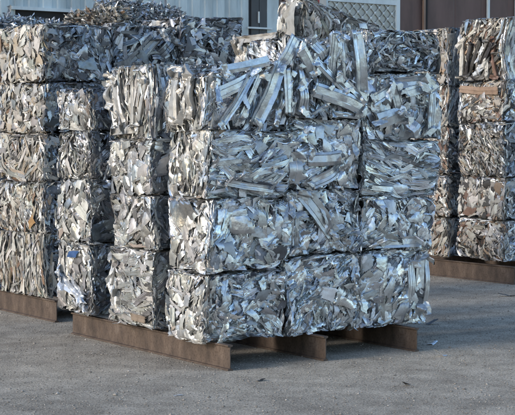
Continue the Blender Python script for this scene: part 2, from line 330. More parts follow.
BALES = {}
def bale(key, label, group, box, sF, sL, pal='alu', palL=None, seed=1, top=None, panels=5, flow=0.0, shear=(0, 0), slope=0.0, yaw=0.0, cat='scrap bale', faces='FLTRB'):
    x0, x1, y0, y1, z0, z1 = box
    z0 += .006; z1 -= .008
    w, d, h = x1 - x0, y1 - y0, z1 - z0
    rng = np.random.default_rng(seed); half = np.array([w / 2 - .014, d / 2 - .014, h / 2 - .012]); zc = h / 2
    fr = frames(w, d, h)
    root = empty('scrap_bale', ((x0 + x1) / 2, (y0 + y1) / 2, z0), label, cat, group)
    root.rotation_euler = (0, 0, R(yaw))
    B = Batch(); core(rng, B, half, zc)
    st = {'F': sF, 'L': sL, 'T': top or S_TOP, 'R': S_COARSE, 'B': S_COARSE}
    for f in faces:
        if st[f]: fill_face(rng, B, fr[f][:4], fr[f][4], fr[f][5], half, zc, st[f], palL if (f == 'L' and palL) else pal, flow)
    lean = np.random.default_rng(seed + 9000).normal(0, .018, 2)
    def warp(V):
        s = V[:, 2] / h
        V[:, 2] += slope * V[:, 0] * s
        V[:, 0] += (shear[0] + lean[0]) * (s - .5); V[:, 1] += (shear[1] + lean[1]) * (s - .5)
        bul = np.clip(1 - (2 * s - 1) ** 2, 0, 1); fx = np.clip(1 - (2 * V[:, 0] / w) ** 2, 0, 1); fy = np.clip(1 - (2 * V[:, 1] / d) ** 2, 0, 1)
        V[:, 0] += (2 * V[:, 0] / w) * (.018 * bul * (.7 + .3 * fy) - .007) + 0.018 * np.sin(5 * V[:, 1] + 6 * V[:, 2] + seed)
        V[:, 1] += (2 * V[:, 1] / d) * (.018 * bul * (.7 + .3 * fx) - .007) + 0.020 * np.sin(6 * V[:, 0] + 5 * V[:, 2] + 2.1 * seed) + .010 * np.sin(13 * V[:, 0] + 1.7 * seed) * np.sin(11 * V[:, 2])
        V[:, 2] += (2 * s - 1) * (.010 * fx * fy - .002) + 0.014 * np.sin(4.5 * V[:, 0] + 3 * V[:, 1] + 1.3 * seed)
        return V
    B.V = [warp(v) for v in B.V]
    B.obj('crushed_scrap', root)
    # the few big crumpled panels that catch the eye
    for f, n in (('F', panels), ('L', panels)):
        if f not in faces or not st[f]: continue
        fo, t1, t2, nn, su, sv = fr[f]
        for k in range(n):
            P = sheets(rng, 1, (.22, .44), (.10, .20), 22, 12, 0.6, .13)
            Q = place(rng, P, (fo, t1, t2, nn), rng.uniform(0, 3.14, 1), rng.normal(0, .22, 1), rng.normal(0, .12, 1), rng.uniform(-.36, .36, 1) * su, rng.uniform(-.36, .36, 1) * sv, rng.uniform(-.02, .012, 1))
            Q = squash(rng, Q, half, zc, .03)
            b = Batch(); b.add(Q, *colours(rng, 1, palL if (f == 'L' and palL) else pal)); b.V = [warp(v) for v in b.V]
            b.obj('crumpled_panel', root)
    root['half'] = (w / 2, d / 2, h / 2)
    BALES[key] = root
    return root

def copy_bale(src, key, label, group, loc, rz=0.0):
    r = src.copy(); C.objects.link(r); r.location = loc; r.rotation_euler = (0, 0, rz); r['label'] = label; r['group'] = group
    for ch in src.children:
        c = ch.copy(); C.objects.link(c); c.parent = r
    BALES[key] = r
    return r

def big_profile(key, face, a, b, W, out=0.0, D=.05, col=(.66, .69, .72), metal=.75, rough=.38, rib=False, seed=0, crush=.3, name='profile', label=None, out2=None, tuck=True):
    """one long extrusion lying on a bale's face, from a to b = (along the face, height) in world metres"""
    root = BALES[key]; rng = np.random.default_rng(seed + 77)
    n = 26
    L = math.hypot(b[0] - a[0], b[1] - a[1])
    nr = 1 + (seed * 7) % 3; xs = [-.5, -.5]; zs = [-1.0, 0.0]
    for q in range(nr):
        x = -.5 + (q + .5 + rng.uniform(-.2, .2)) / nr; g = rng.uniform(.02, .05); dp = rng.uniform(.12, .5) if (rib or q % 2) else rng.uniform(.05, .2)
        xs += [x - g, x - g * .6, x + g * .6, x + g]; zs += [rng.uniform(-.06, .06), -dp, -dp, rng.uniform(-.06, .06)]
    xs += [.5, .5]; zs += [0.0, -1.0]
    vv = np.array(xs); hh = np.array(zs); m_ = len(vv)
    t = np.linspace(0, 1, n)[:, None]
    U = t * L * np.ones((1, m_))
    V = vv[None] * W * (1 + crush * rng.normal(0, .05, (n, 1))); H = hh[None] * D * .8 * np.ones((n, 1))
    c = rng.uniform(.25, .75); V = V + crush * rng.normal(0, .10) * np.abs(t - c) * L; H = H + crush * rng.normal(0, .12) * np.abs(t - c) * L + crush * rng.normal(0, .003, H.shape)
    ends = np.zeros((n, m_)); ends[0] = rng.normal(0, .014, m_); ends[-1] = rng.normal(0, .014, m_); U = U + ends; tpr = 1 + rng.uniform(-.22, .22) * (t - .5); V = V * tpr ; H = H + rng.normal(0, .018) * (t - .5) * 2 - .022 + rng.normal(0, .22) * V * (t - .5) + rng.normal(0, .10) * W * np.cos(3 * V / W) + abs(rng.normal(0, .03)) * np.sin(PI * t) ** 2
    for q in range(3): H = H - crush * abs(rng.normal(0, .03)) * np.exp(-((t - rng.uniform(.1, .9)) / .07) ** 2 - ((vv[None] - rng.uniform(-.5, .5)) / .3) ** 2)
    U = U + 0
    du, dz = (b[0] - a[0]) / L, (b[1] - a[1]) / L
    along = a[0] + du * U - dz * V; z = a[1] + dz * U + du * V
    o2 = out if out2 is None else out2
    off = H + out + (o2 - out) * t
    if face == 'F':
        yf = root['front_y']; P = np.stack([along, yf - off, z], -1)
    else:
        xf = root['left_x']; P = np.stack([xf - off, along, z], -1)
    P = P[None] - np.array(root.location)
    bb = Batch(); bb.add(P, np.array([col]), np.array([metal]), np.array([rough]))
    o = bb.obj(name, root, label)
    if name == 'profile' and tuck:
        for q, e in ((a, .02), (b, -.02)):
            P = sheets(rng, 1, (.13, .24), (.06, .11), 14, 9, .8)
            ph = rng.uniform(0, PI, 1)
            fr = (np.array([q[0] + e * du, root['front_y'], q[1] + e * dz]), AX[0], AX[2], -AX[1]) if face == 'F' else (np.array([root['left_x'], q[0] + e * du, q[1] + e * dz]), -AX[1], AX[2], -AX[0])
            z0_ = np.zeros(1)
            Q = place(rng, P, fr, ph, rng.normal(0, .3, 1), rng.normal(0, .2, 1), z0_, z0_, z0_ + out + .012) - np.array(root.location)
            hw = np.array(root['half']); Q = np.clip(Q, (-hw[0] - (.02 if face == 'F' else .1), -hw[1] - (.1 if face == 'F' else .02), .0), (hw[0] + .02, hw[1] + .02, 2 * hw[2] + .05)); b2 = Batch(); b2.add(Q, np.array([col]) * rng.uniform(.85, 1.1), np.array([metal]), np.array([rough])); b2.obj('crumpled_panel', root)
    s = o.modifiers.new('thickness', 'SOLIDIFY'); s.thickness = .004; s.offset = -1
    return o

def patch(key, face, cu, cz, L, W, phi, col, metal=0.0, rough=.5, out=.02, seed=0, name='panel', label=None, crush=.4, tilt=(0, 0)):
    root = BALES[key]; rng = np.random.default_rng(seed + 501)
    P = sheets(rng, 1, (L, L + .001), (W, W + .001), 12, 8, crush)
    if face == 'F': fr = (np.array([cu, root['front_y'], cz]), AX[0], AX[2], -AX[1])
    else: fr = (np.array([root['left_x'], cu, cz]), -AX[1], AX[2], -AX[0])
    z = np.zeros(1)
    Q = place(rng, P, fr, z + phi, z + tilt[0], z + tilt[1], z, z, z + out) - np.array(root.location)
    b = Batch(); b.add(Q, np.array([col]), np.array([metal]), np.array([rough]))
    return b.obj(name, root, label)

PI = math.pi
# ------------------------------------------------------------------ FRONT STACK
GF = 'bales of the front stack'
X1, X2, X3 = (-.15, .88), (.905, 1.92), (1.95, 2.96); Y1 = (.2, 1.02); Y2 = (1.30, 2.27); Y3 = (2.77, 3.66)
def col(prefix, grp, X, Y, zs, specs, dx=None):
    for i, sp in enumerate(specs):
        kw = dict(sp); lab = kw.pop('label'); sF = kw.pop('F'); sL = kw.pop('L')
        sx, sy = kw.pop('shift', (0, 0)); gx = kw.pop('grow', 0)
        b = bale(f'{prefix}{i}', lab, grp, (X[0] + sx, X[1] + sx + gx, Y[0] + sy, Y[1] + sy, zs[i], zs[i + 1]), sF, sL, **kw)
        b['front_y'] = Y[0] + sy; b['left_x'] = X[0] + sx

col('A', GF, X1, Y1, (.27, 1.0, 1.78, 2.50, 3.16), [
    dict(label='bale of small silver shards at the very bottom of the front stack\'s near corner', F=S_shards(1.1), L=S_panels(), palL='warm', seed=11, panels=6),
    dict(label='silver bale directly above the near corner\'s bottom bale, wide smooth panel on its sunlit side', F=S_panels(), L=S_panels(), palL='warm', seed=12, panels=6, shift=(.05, 0)),
    dict(label='near corner bale of wavy horizontal silver strips, directly under the fanned profiles', F=S_layers(.05, .3, .75), L=S_panels(), palL='warm', seed=13, flow=.35, panels=4, shift=(.06, 0)),
    dict(label='near corner top bale with wide silver profiles fanned across its shaded face', F=S_profiles(1.1, .45, .9), L=S_profiles(PI / 2, .25), palL='warm', seed=14, slope=.16, panels=2),
])
col('B', GF, X2, Y1, (.27, 1.14, 1.86, 2.64, 3.52), [
    dict(label='bottom middle bale of mixed flat shards on the front stack\'s shaded face', F=S_shards(1.1), L=None, seed=21, shift=(0, .03), panels=6),
    dict(label='middle bale with one broad grey profile slanting down across it, front stack', F=S_shards(.9), L=None, seed=22, shift=(.01, .02), panels=3),
    dict(label='middle bale with broad grey profiles laid crosswise, directly under the tall top bale', F=S_panels(1.2), L=None, seed=23, shift=(-.01, .03), panels=5),
    dict(label='tall middle top bale of upright and crossed silver window profiles, front stack', F=S_profiles(1.5, .5, 1.0), L=S_shards(.6), seed=24, shift=(0, .0), panels=1),
])
col('C', GF, X3, Y1, (.28, 1.14, 1.76, 2.40, 3.16, 3.64), [
    dict(label='bottom right bale of smooth flattened sheets, upright folds at its right edge', F=S_panels(1.3), L=None, seed=31, shift=(-.05, .05), panels=7),
    dict(label='right column bale of crushed broad panels, second from the ground, front stack', F=S_panels(1.2), L=None, seed=32, grow=.04, shift=(-.02, .03), panels=6),
    dict(label='right column bale of sagging layered silver strips, midway up the front stack', F=S_layers(-.14, .16, .9), L=None, seed=33, grow=.07, shift=(-.01, .02), flow=.12, panels=2),
    dict(label='right column bale with looped broad sheets, directly under the finely crushed top bale', F=S_panels(.9), L=S_shards(.5), seed=34, grow=.13, shift=(-.01, .03), panels=5),
    dict(label='finely crushed silver bale on top of the front stack\'s right column', F=S_fine(), L=S_shards(.5), seed=35, grow=.08, shift=(0, .0), slope=-.02, panels=1),
])
XL = (-.15, .85)
col('D', GF, XL, Y2, (.30, 1.17, 1.78, 2.42, 3.24), [
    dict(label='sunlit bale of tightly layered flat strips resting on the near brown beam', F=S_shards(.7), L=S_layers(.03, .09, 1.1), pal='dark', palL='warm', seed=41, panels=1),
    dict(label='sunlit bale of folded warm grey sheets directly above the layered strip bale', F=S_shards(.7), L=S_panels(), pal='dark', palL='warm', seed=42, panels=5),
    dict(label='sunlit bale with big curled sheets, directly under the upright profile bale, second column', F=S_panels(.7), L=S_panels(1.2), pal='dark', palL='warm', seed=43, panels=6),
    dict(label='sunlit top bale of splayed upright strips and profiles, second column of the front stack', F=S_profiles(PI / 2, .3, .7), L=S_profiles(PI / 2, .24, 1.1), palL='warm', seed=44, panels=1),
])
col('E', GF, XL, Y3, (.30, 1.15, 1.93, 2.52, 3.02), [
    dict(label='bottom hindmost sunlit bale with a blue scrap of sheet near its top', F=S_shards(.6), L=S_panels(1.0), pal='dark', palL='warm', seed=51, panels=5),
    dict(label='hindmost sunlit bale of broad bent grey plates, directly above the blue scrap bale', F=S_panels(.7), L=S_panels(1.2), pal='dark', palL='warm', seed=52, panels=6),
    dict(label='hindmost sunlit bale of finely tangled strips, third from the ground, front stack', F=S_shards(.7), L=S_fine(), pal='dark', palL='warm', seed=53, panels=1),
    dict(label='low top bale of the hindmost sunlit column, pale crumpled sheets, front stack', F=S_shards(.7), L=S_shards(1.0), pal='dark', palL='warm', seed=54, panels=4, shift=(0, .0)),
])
# inner columns that carry the bales seen over the top
col('I', GF, (1.56, 2.56), (1.32, 2.28), (.27, 1.1, 1.9, 2.7, 3.66), [
    dict(label='inner bale hidden at the bottom of the front stack', F=S_COARSE, L=S_COARSE, pal='dark', seed=61, panels=0, faces='FLT'),
    dict(label='inner bale hidden second up in the front stack', F=S_COARSE, L=S_COARSE, pal='dark', seed=62, panels=0, faces='FLT'),
    dict(label='inner bale hidden third from the ground in the front stack', F=S_COARSE, L=S_COARSE, pal='dark', seed=63, panels=0, faces='FLT'),
    dict(label='cream and silver bale with a framed open side, rising behind the fanned profiles', F=S_shards(.8), L=S_profiles(.6, .4, .6), pal='warm', seed=64, panels=2),
])
bb = bale('J', 'small tilted bundle with pale flat end plate, lying topmost on the front stack', GF, (1.62, 2.74, .94, 1.40, 3.50, 3.90), S_shards(.8), S_panels(1.0), pal='warm', seed=71, panels=2, slope=-.22, cat='scrap bundle')
bb['front_y'] = .92; bb['left_x'] = 1.62
patch('J', 'L', 1.17, 3.71, .40, .40, PI / 2, (.60, .585, .55), .5, .42, .03, 1, 'end_plate', 'pale flat end plate', .45)

for k, (a, b, W) in enumerate([((2.26, 3.60), (1.36, 3.61), .075), ((2.24, 3.0), (2.22, 3.54), .09), ((2.1, 3.5), (1.5, 3.24), .08), ((2.0, 3.36), (1.42, 3.12), .06)]): big_profile('I3', 'L', a, b, W, .02, .04, (.46, .435, .40), .4, .45, k == 2, 90 + k, .9)
for q, (xx, yy, lab) in enumerate([(3.08, 1.80, 'unseen inner bale added at the bottom behind the right column of the front stack'), (1.41, 3.2, 'unseen inner bale added at the bottom behind the hidden inner column'), (2.45, 3.2, 'unseen inner bale added at the bottom, rear right of the front stack')]):
    copy_bale(BALES['I0'], f'N{q}', lab, GF, (xx, yy, .276), 0)  # unseen bales, added to stop light leaking in under the stack
# hand-placed long extrusions, near corner top bale
blue = (.68, .72, .76)
for k, (a, b, W, out, rib) in enumerate([((-.03, 2.86), (.50, 3.10), .13, .04, False), ((.02, 2.52), (.44, 3.14), .085, .06, True), ((.27, 2.60), (.52, 3.09), .06, .05, True),
        ((.47, 2.56), (.78, 3.20), .16, .07, False), ((.73, 2.62), (.86, 3.0), .06, .04, False), ((.05, 3.12), (.66, 3.24), .10, .03, True), ((.80, 3.16), (1.01, 3.50), .12, .02, False)]):
    big_profile('A3', 'F', a, b, W, out, .045, blue, .92, .32, rib, 100 + k)
for k, (a, b, W, out, rib) in enumerate([((.86, 2.68), (.85, 3.16), .10, .09, True), ((1.04, 2.70), (1.05, 3.02), .11, .09, True), ((1.05, 2.98), (1.03, 3.22), .06, .07, False), ((1.21, 2.98), (1.93, 2.74), .17, .05, False),
        ((1.46, 2.98), (1.49, 3.58), .10, .05, True), ((1.58, 3.0), (1.57, 3.56), .05, .03, False), ((1.66, 3.02), (1.62, 3.56), .05, .04, True), ((1.88, 2.86), (1.77, 3.60), .14, .07, False), ((1.02, 3.38), (1.22, 3.10), .12, .08, True),
        ((1.20, 3.28), (1.66, 2.92), .09, .07, True), ((1.22, 3.46), (1.42, 3.24), .11, .03, False), ((1.50, 3.10), (1.90, 2.84), .08, .10, False), ((1.36, 2.70), (1.40, 2.86), .08, .0, False), ((1.46, 2.69), (1.86, 2.66), .06, .03, False)]):
    big_profile('B3', 'F', a, b, W, out, .05, blue, .92, .32, rib, 130 + k)
# broad slanting profile and the vertical ones on the middle bale; upright folds at the right edge
big_profile('B1', 'F', (1.12, 1.84), (1.52, 1.36), .19, .03, .04, (.55, .56, .57), .8, .42, True, 160, .3)
for k, xx in enumerate((.95, 1.02)): big_profile('B1', 'F', (xx, 1.18), (xx + .01, 1.66 - .05 * k), .055, .02, .04, (.5, .51, .53), .85, .4, False, 163 + k)
for k, (a, b, W) in enumerate([((2.63, .40), (2.66, 1.0), .10), ((2.76, .42), (2.80, 1.08), .12), ((2.87, .44), (2.90, 1.05), .06)]): big_profile('C0', 'F', a, b, W, .02, .05, (.64, .66, .68), .8, .36, k == 1, 170 + k)
big_profile('C1', 'F', (2.12, 1.24), (2.78, 1.24), .12, .03, .04, (.66, .68, .7), .8, .36, False, 175)
for k, (a, b, W, r_) in enumerate([((2.13, 2.60), (2.52, 2.72), .17, False), ((2.33, 3.04), (2.48, 2.66), .12, False), ((2.34, 3.03), (2.80, 3.08), .13, True), ((2.48, 2.93), (2.82, 3.00), .11, False), ((2.02, 2.84), (2.30, 2.96), .13, True), ((2.88, 2.5), (2.91, 3.0), .09, True), ((2.54, 2.60), (2.66, 2.46), .13, False)]):
    big_profile('C3', 'F', a, b, W, .04 + .012 * k, .04, (.62, .65, .68), .8, .36, r_, 180 + k)
for k, (a, b, W, r_) in enumerate([((1.16, 2.18), (1.62, 2.20), .15, False), ((1.22, 1.92), (1.66, 2.10), .13, True), ((.99, 1.92), (1.0, 2.26), .17, False), ((1.80, 2.3), (1.84, 2.58), .07, False)]): big_profile('B2', 'F', a, b, W, .035, .04, (.60, .61, .63), .85, .4, r_, 190 + k)
for k, (a, b, W, r_) in enumerate([((.25, 2.0), (.75, 2.08), .08, True), ((.1, 1.95), (.7, 1.86), .07, False), ((-.05, 2.16), (.6, 2.22), .06, True)]): big_profile('A2', 'F', a, b, W, .02, .03, (.60, .61, .63), .85, .38, r_, 196 + k)
patch('A1', 'F', .22, 1.50, .36, .20, .05, (.58, .60, .63), 1.0, .3, .01, 3, 'panel', None, .5)
patch('A1', 'L', .72, 1.66, .44, .30, .1, (.60, .585, .56), .95, .28, .01, 4, 'panel', 'wide smooth bowed panel', .3)
for k, (a, b, W) in enumerate([((.78, 2.58), (.80, 3.16), .13), ((.45, 2.66), (.44, 3.06), .10), ((.60, 2.62), (.58, 2.96), .05), ((.66, 3.16), (.38, 3.0), .11)]): big_profile('A3', 'L', a, b, W, .04, .05, (.50, .485, .46), .5, .4, k == 1, 210 + k)
for k, (a, b, W) in enumerate([((1.92, 2.52), (2.12, 3.10), .06), ((2.0, 2.60), (2.16, 3.14), .07), ((1.75, 2.54), (1.72, 3.1), .05), ((1.62, 2.56), (1.46, 3.08), .06), ((2.24, 2.78), (2.26, 3.06), .07), ((2.2, 2.49), (1.6, 2.52), .07)]): big_profile('D3', 'L', a, b, W, .03, .04, (.52, .505, .48), .5, .4, k % 2 == 0, 220 + k)
for k, (a, b, W) in enumerate([((2.13, .36), (2.18, .78), .10), ((2.2, .72), (2.22, 1.1), .09), ((2.04, .32), (2.10, .66), .10)]): big_profile('D0', 'L', a, b, W, .03, .03, (.54, .525, .50), .5, .4, False, 230 + k)
big_profile('D0', 'L', (2.0, .42), (1.42, .40), .07, .02, .03, (.26, .20, .15), .05, .6, True, 236, .2, 'strip', 'brown strip')
patch('E0', 'L', 3.15, 1.03, .22, .08, .05, (.04, .095, .235), .1, .4, .05, 6, 'sheet_scrap', 'blue scrap of sheet', .25)
for k in range(4): big_profile('E0', 'L', (2.85 + .02 * k, .42 + .035 * k), (3.45 + .02 * k, .66 + .06 * k), .045, .05, .03, (.66, .69, .74), .6, .35, True, 240 + k, .9)

# ------------------------------------------------------------------ LEFT STACK
GL = 'bales of the left stack'
LX1, LX2, LX3 = (.30, 1.32), (1.35, 2.37), (2.40, 3.42); LY = (4.95, 6.45)
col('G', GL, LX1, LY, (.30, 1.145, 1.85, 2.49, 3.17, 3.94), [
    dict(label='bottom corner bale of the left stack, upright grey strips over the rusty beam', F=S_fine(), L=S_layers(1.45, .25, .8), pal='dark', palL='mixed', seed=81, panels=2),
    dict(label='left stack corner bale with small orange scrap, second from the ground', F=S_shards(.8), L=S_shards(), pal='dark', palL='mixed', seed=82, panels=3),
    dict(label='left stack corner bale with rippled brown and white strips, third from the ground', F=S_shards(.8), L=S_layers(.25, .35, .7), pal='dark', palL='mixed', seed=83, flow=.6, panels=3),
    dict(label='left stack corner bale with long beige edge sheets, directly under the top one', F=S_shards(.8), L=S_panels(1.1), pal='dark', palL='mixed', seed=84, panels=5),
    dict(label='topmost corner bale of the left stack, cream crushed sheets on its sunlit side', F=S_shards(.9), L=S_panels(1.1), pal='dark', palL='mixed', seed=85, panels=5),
])
patch('G1', 'L', 5.3, 1.30, .22, .12, .5, (.36, .22, .10), 0, .5, .03, 8, 'sheet_scrap', 'orange scrap', .4)
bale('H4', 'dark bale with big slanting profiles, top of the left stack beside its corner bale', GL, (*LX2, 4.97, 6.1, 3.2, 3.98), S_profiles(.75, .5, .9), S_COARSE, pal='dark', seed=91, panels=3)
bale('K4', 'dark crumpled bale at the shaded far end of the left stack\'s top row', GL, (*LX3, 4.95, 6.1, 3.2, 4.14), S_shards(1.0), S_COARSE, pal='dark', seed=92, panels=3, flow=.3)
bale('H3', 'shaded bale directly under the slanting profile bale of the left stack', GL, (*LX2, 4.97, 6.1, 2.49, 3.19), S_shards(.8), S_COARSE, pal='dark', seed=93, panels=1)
BALES['H4']['front_y'] = 4.97; BALES['H4']['left_x'] = LX2[0]
for k, (a, b, W, r_) in enumerate([((1.42, 3.28), (2.0, 3.78), .15, True), ((1.55, 3.26), (2.12, 3.86), .10, False), ((1.38, 3.36), (1.72, 3.46), .16, False), ((1.9, 3.3), (2.3, 3.34), .18, False), ((2.02, 3.52), (2.3, 3.8), .14, True)]):
    big_profile('H4', 'F', a, b, W, .03, .05, (.30, .32, .35), .8, .4, r_, 250 + k)
for key, X, zs, wd in (('H', LX2, (.30, 1.05, 1.78), 'middle'), ('K', LX3, (.30, 1.02, 1.75, 2.47), 'far end')):
    for i, z in enumerate(zs):
        copy_bale(BALES['H3'], f'{key}{i}', f'shaded bale in left stack\'s {wd} column, {("at the bottom", "second up", "third up", "fourth up")[i]}', GL, ((X[0] + X[1]) / 2, 5.53, z), PI if i % 2 else 0)

# ------------------------------------------------------------------ RIGHT STACK
GR = 'bales of the right stack'
RX = (8.92, 9.95); RY1 = (5.4, 6.55); RY2 = (6.82, 7.95)
col('P', GR, RX, RY1, (.37, 1.07, 1.77, 2.70, 3.40, 4.46), [
    dict(label='bottom bale of the right stack\'s nearest column, white and brown scrap above a beam', F=S_shards(.8), L=S_shards(), palL='rusty', seed=301, panels=4),
    dict(label='right stack nearest column bale with slanting white sheets, second from the ground', F=S_shards(.8), L=S_panels(1.1), palL='rusty', seed=302, panels=5),
    dict(label='pale finely packed bale midway up the right stack\'s nearest column', F=S_shards(.8), L=S_fine(), pal='dark', palL='mixed', seed=303, panels=1),
    dict(label='bale with a folded tan sheet along its top, under the right stack\'s hollow top bale', F=S_shards(.8), L=S_shards(1.0), palL='rusty', seed=304, panels=4),
    dict(label='top bale of the right stack\'s nearest column, open side showing dark slanting profiles', F=S_layers(1.5, .1, .8), L=S_profiles(1.0, .3, .5), palL='rusty', seed=306, panels=1, slope=.02),
])
col('Q', GR, RX, RY2, (.37, 1.05, 1.80, 2.62, 3.36, 4.36), [
    dict(label='bottom bale of the right stack\'s second column, brown slanting sheets', F=S_shards(.6), L=S_layers(.9, .3, .8), pal='dark', palL='rusty', seed=311, panels=2),
    dict(label='right stack second column bale, second from the ground, beside the dark gap', F=S_shards(.6), L=S_shards(), pal='dark', palL='rusty', seed=312, panels=3),
    dict(label='right stack second column bale, third from the ground, beside the dark gap', F=S_shards(.6), L=S_shards(), pal='dark', palL='rusty', seed=313, panels=3),
    dict(label='right stack second column bale, directly below the topmost one there', F=S_layers(1.5, .2, .5), L=S_panels(), pal='dark', palL='rusty', seed=314, panels=3),
    dict(label='topmost bale of the right stack\'s second column, cream and tan panels', F=S_layers(1.5, .2, .5), L=S_panels(), pal='dark', palL='rusty', seed=315, panels=4),
])
for k, (a, b, W, c) in enumerate([((6.48, 3.44), (6.44, 4.1), .08, (.54, .51, .46)), ((6.3, 3.44), (6.0, 4.1), .07, (.06, .055, .05)), ((6.2, 3.42), (5.8, 4.08), .06, (.20, .19, .18)), ((6.08, 3.44), (5.62, 4.0), .08, (.05, .045, .045)), ((5.98, 3.44), (5.55, 3.85), .06, (.13, .12, .11)),
        ((6.36, 3.46), (6.2, 4.05), .07, (.05, .045, .045)), ((5.62, 3.42), (5.68, 4.1), .06, (.20, .12, .09)), ((5.78, 3.44), (5.82, 3.74), .08, (.54, .51, .46)), ((6.04, 3.5), (5.88, 3.66), .09, (.60, .61, .62)), ((6.02, 3.78), (5.9, 3.95), .06, (.58, .59, .6))]):
    big_profile('P4', 'L', a, b, W, .04 + .004 * (k % 4), .045, c, .15, .5, k % 2 == 0, 330 + k, .7)
big_profile('P3', 'L', (6.5, 3.26), (5.5, 3.20), .12, .02, .05, (.33, .225, .16), .05, .6, True, 345, 1.0, 'folded_sheet', 'folded tan sheet')
patch('P3', 'F', 9.2, 2.95, .3, .14, 1.5, (.42, .26, .07), 0, .5, .03, 9, 'sheet_scrap', 'amber scrap', .4)

# ------------------------------------------------------------------ beams
GB = 'beams under the scrap stacks'
def channel(label, x, y0, L=3.6, h=.27, fl=.064, z0=0.0):
    m = MB(); t = .014
    t = .018; a = fl / 2 - .007; b = fl / 2 + .007          # rolled I section
    m.prism([(0, 0), (fl, 0), (fl, t), (b, t + .008), (b, h - t - .008), (fl, h - t), (fl, h), (0, h), (0, h - t), (a, h - t - .008), (a, t + .008), (0, t)], 0, L)
    o = m.build('steel_beam', M_RUST, None, .004); o.location = (x, y0, z0)
    o['kind'] = 'thing'
    return tag(o, label, 'steel beam', GB)
channel('long brown steel beam along the sunlit side of the front stack', 0, 0)
channel('brown steel beam under the middle of the front stack', 1.24, .01)
channel('brown steel beam under the right edge of the front stack', 2.53, .02)
channel('brown steel beam under the left stack\'s sunlit side', .346, 4.76, h=.29)
channel('steel beam under the middle column of the left stack', 1.75, 4.8, h=.29)
channel('steel beam under the far end of the left stack', 2.9, 4.8, h=.29)
channel('brown steel beam under the right stack\'s sunlit side', 8.95, 5.2, h=.30, L=4.2)
channel('steel beam under the shaded side of the right stack', 9.75, 5.25, h=.30, L=4.2)

# ------------------------------------------------------------------ ground
m = MB(); m.quad((-150, -150, 0), (150, -150, 0), (150, 150, 0), (-150, 150, 0))
g = m.build('ground', M_GROUND); g['kind'] = 'structure'

def gravel():
    rng = np.random.default_rng(5); N = 150000
    # scattered over the yard round the stacks
    P = np.stack([rng.uniform(-5.5, 12.5, N), rng.uniform(-4.5, 9, N)], -1)
    r = rng.gamma(1.3, .0022, N) + .0022
    V0 = np.array([(1, 0, 0), (0, 1, 0), (-1, 0, 0), (0, -1, 0), (0, 0, 1), (0, 0, -.4)], float)
    F0 = np.array([(0, 1, 4), (1, 2, 4), (2, 3, 4), (3, 0, 4), (1, 0, 5), (2, 1, 5), (3, 2, 5), (0, 3, 5)])
    V = V0[None] * r[:, None, None] * rng.uniform(.6, 1.35, (N, 6, 1)) * np.array([1, 1, .6])
    a = rng.uniform(0, 6.28, N); c, s = np.cos(a)[:, None], np.sin(a)[:, None]
    V = np.stack([c * V[..., 0] - s * V[..., 1] + P[:, :1], s * V[..., 0] + c * V[..., 1] + P[:, 1:], V[..., 2] + r[:, None] * .2], -1)
    F = (F0[None] + (np.arange(N) * 6)[:, None, None]).reshape(-1, 3)
    me = bpy.data.meshes.new('gravel'); me.vertices.add(N * 6); me.vertices.foreach_set('co', V.astype(np.float32).ravel())
    me.loops.add(F.size); me.loops.foreach_set('vertex_index', F.astype(np.int32).ravel())
    me.polygons.add(len(F)); me.polygons.foreach_set('loop_start', np.arange(0, F.size, 3, dtype=np.int32)); me.update(calc_edges=True)
    mt, nt, b = new_mat('gravel_stone'); L = nt.links.new
    gi = node(nt, 'ShaderNodeNewGeometry'); r_ = ramp(nt, [(0, (.13, .115, .10)), (.4, (.28, .245, .21)), (.8, (.38, .34, .30)), (1, (.45, .41, .37))])
    L(gi.outputs['Random Per Island'], r_.inputs[0]); L(r_.outputs[0], b.inputs['Base Color']); b.inputs['Roughness'].default_value = .9
    me.materials.append(mt)
    o = bpy.data.objects.new('gravel', me); C.objects.link(o); o['kind'] = 'stuff'; o['label'] = 'loose gravel scattered over the yard'; o['category'] = 'gravel'
gravel()

def flake(x, y, L, W, colr, metal, seed, label, rz=0.0):
    rng = np.random.default_rng(seed); P = sheets(rng, 1, (L, L + .001), (W, W + .001), 9, 7, .3)
    P[..., 2] -= P[..., 2].min() - .002
    b = Batch(); b.add(P, np.array([colr]), np.array([metal]), np.array([.4]))
    o = b.obj('metal_flake', None); o.location = (x, y, 0); o.rotation_euler = (0, 0, rz)
    tag(o, label, 'scrap flake', 'loose scrap flakes on the ground')
flake(3.12, .40, .20, .07, (.62, .70, .78), .6, 1, 'pale bluish flake lying just right of the front stack\'s right beam', .5)
flake(2.52, -.42, .15, .06, (.72, .74, .76), .5, 2, 'small pale flake in front of the right beam\'s end', .2)
flake(-.08, -.72, .11, .05, (.03, .03, .03), .1, 3, 'black curled scrap on the ground before the near beam\'s end', .3)
flake(4.9, .75, .20, .08, (.66, .70, .74), .5, 4, 'flat grey flake lying alone in the shadow right of the front stack', 1.0)
flake(4.35, 1.85, .22, .08, (.05, .05, .05), .1, 5, 'dark flake beyond the pale one, right of the front stack', .1)
flake(7.6, 3.9, .26, .10, (.05, .05, .05), .2, 6, 'dark bent scrap on the ground before the right stack\'s beam', -.6)
flake(7.95, 3.75, .24, .10, (.75, .76, .78), .4, 7, 'white scrap flake next to dark bent scrap before the right beam', -.3)
flake(8.6, 4.05, .24, .09, (.70, .72, .74), .4, 8, 'pale flake near the near end of the right stack\'s beam', .4)
flake(.95, -1.75, .12, .06, (.06, .055, .05), .1, 9, 'tiny dark scrap on open ground in the foreground', .4)
flake(-1.2, -1.0, .10, .05, (.5, .5, .5), .3, 10, 'tiny grey flake on the ground left of the near beam', 0)

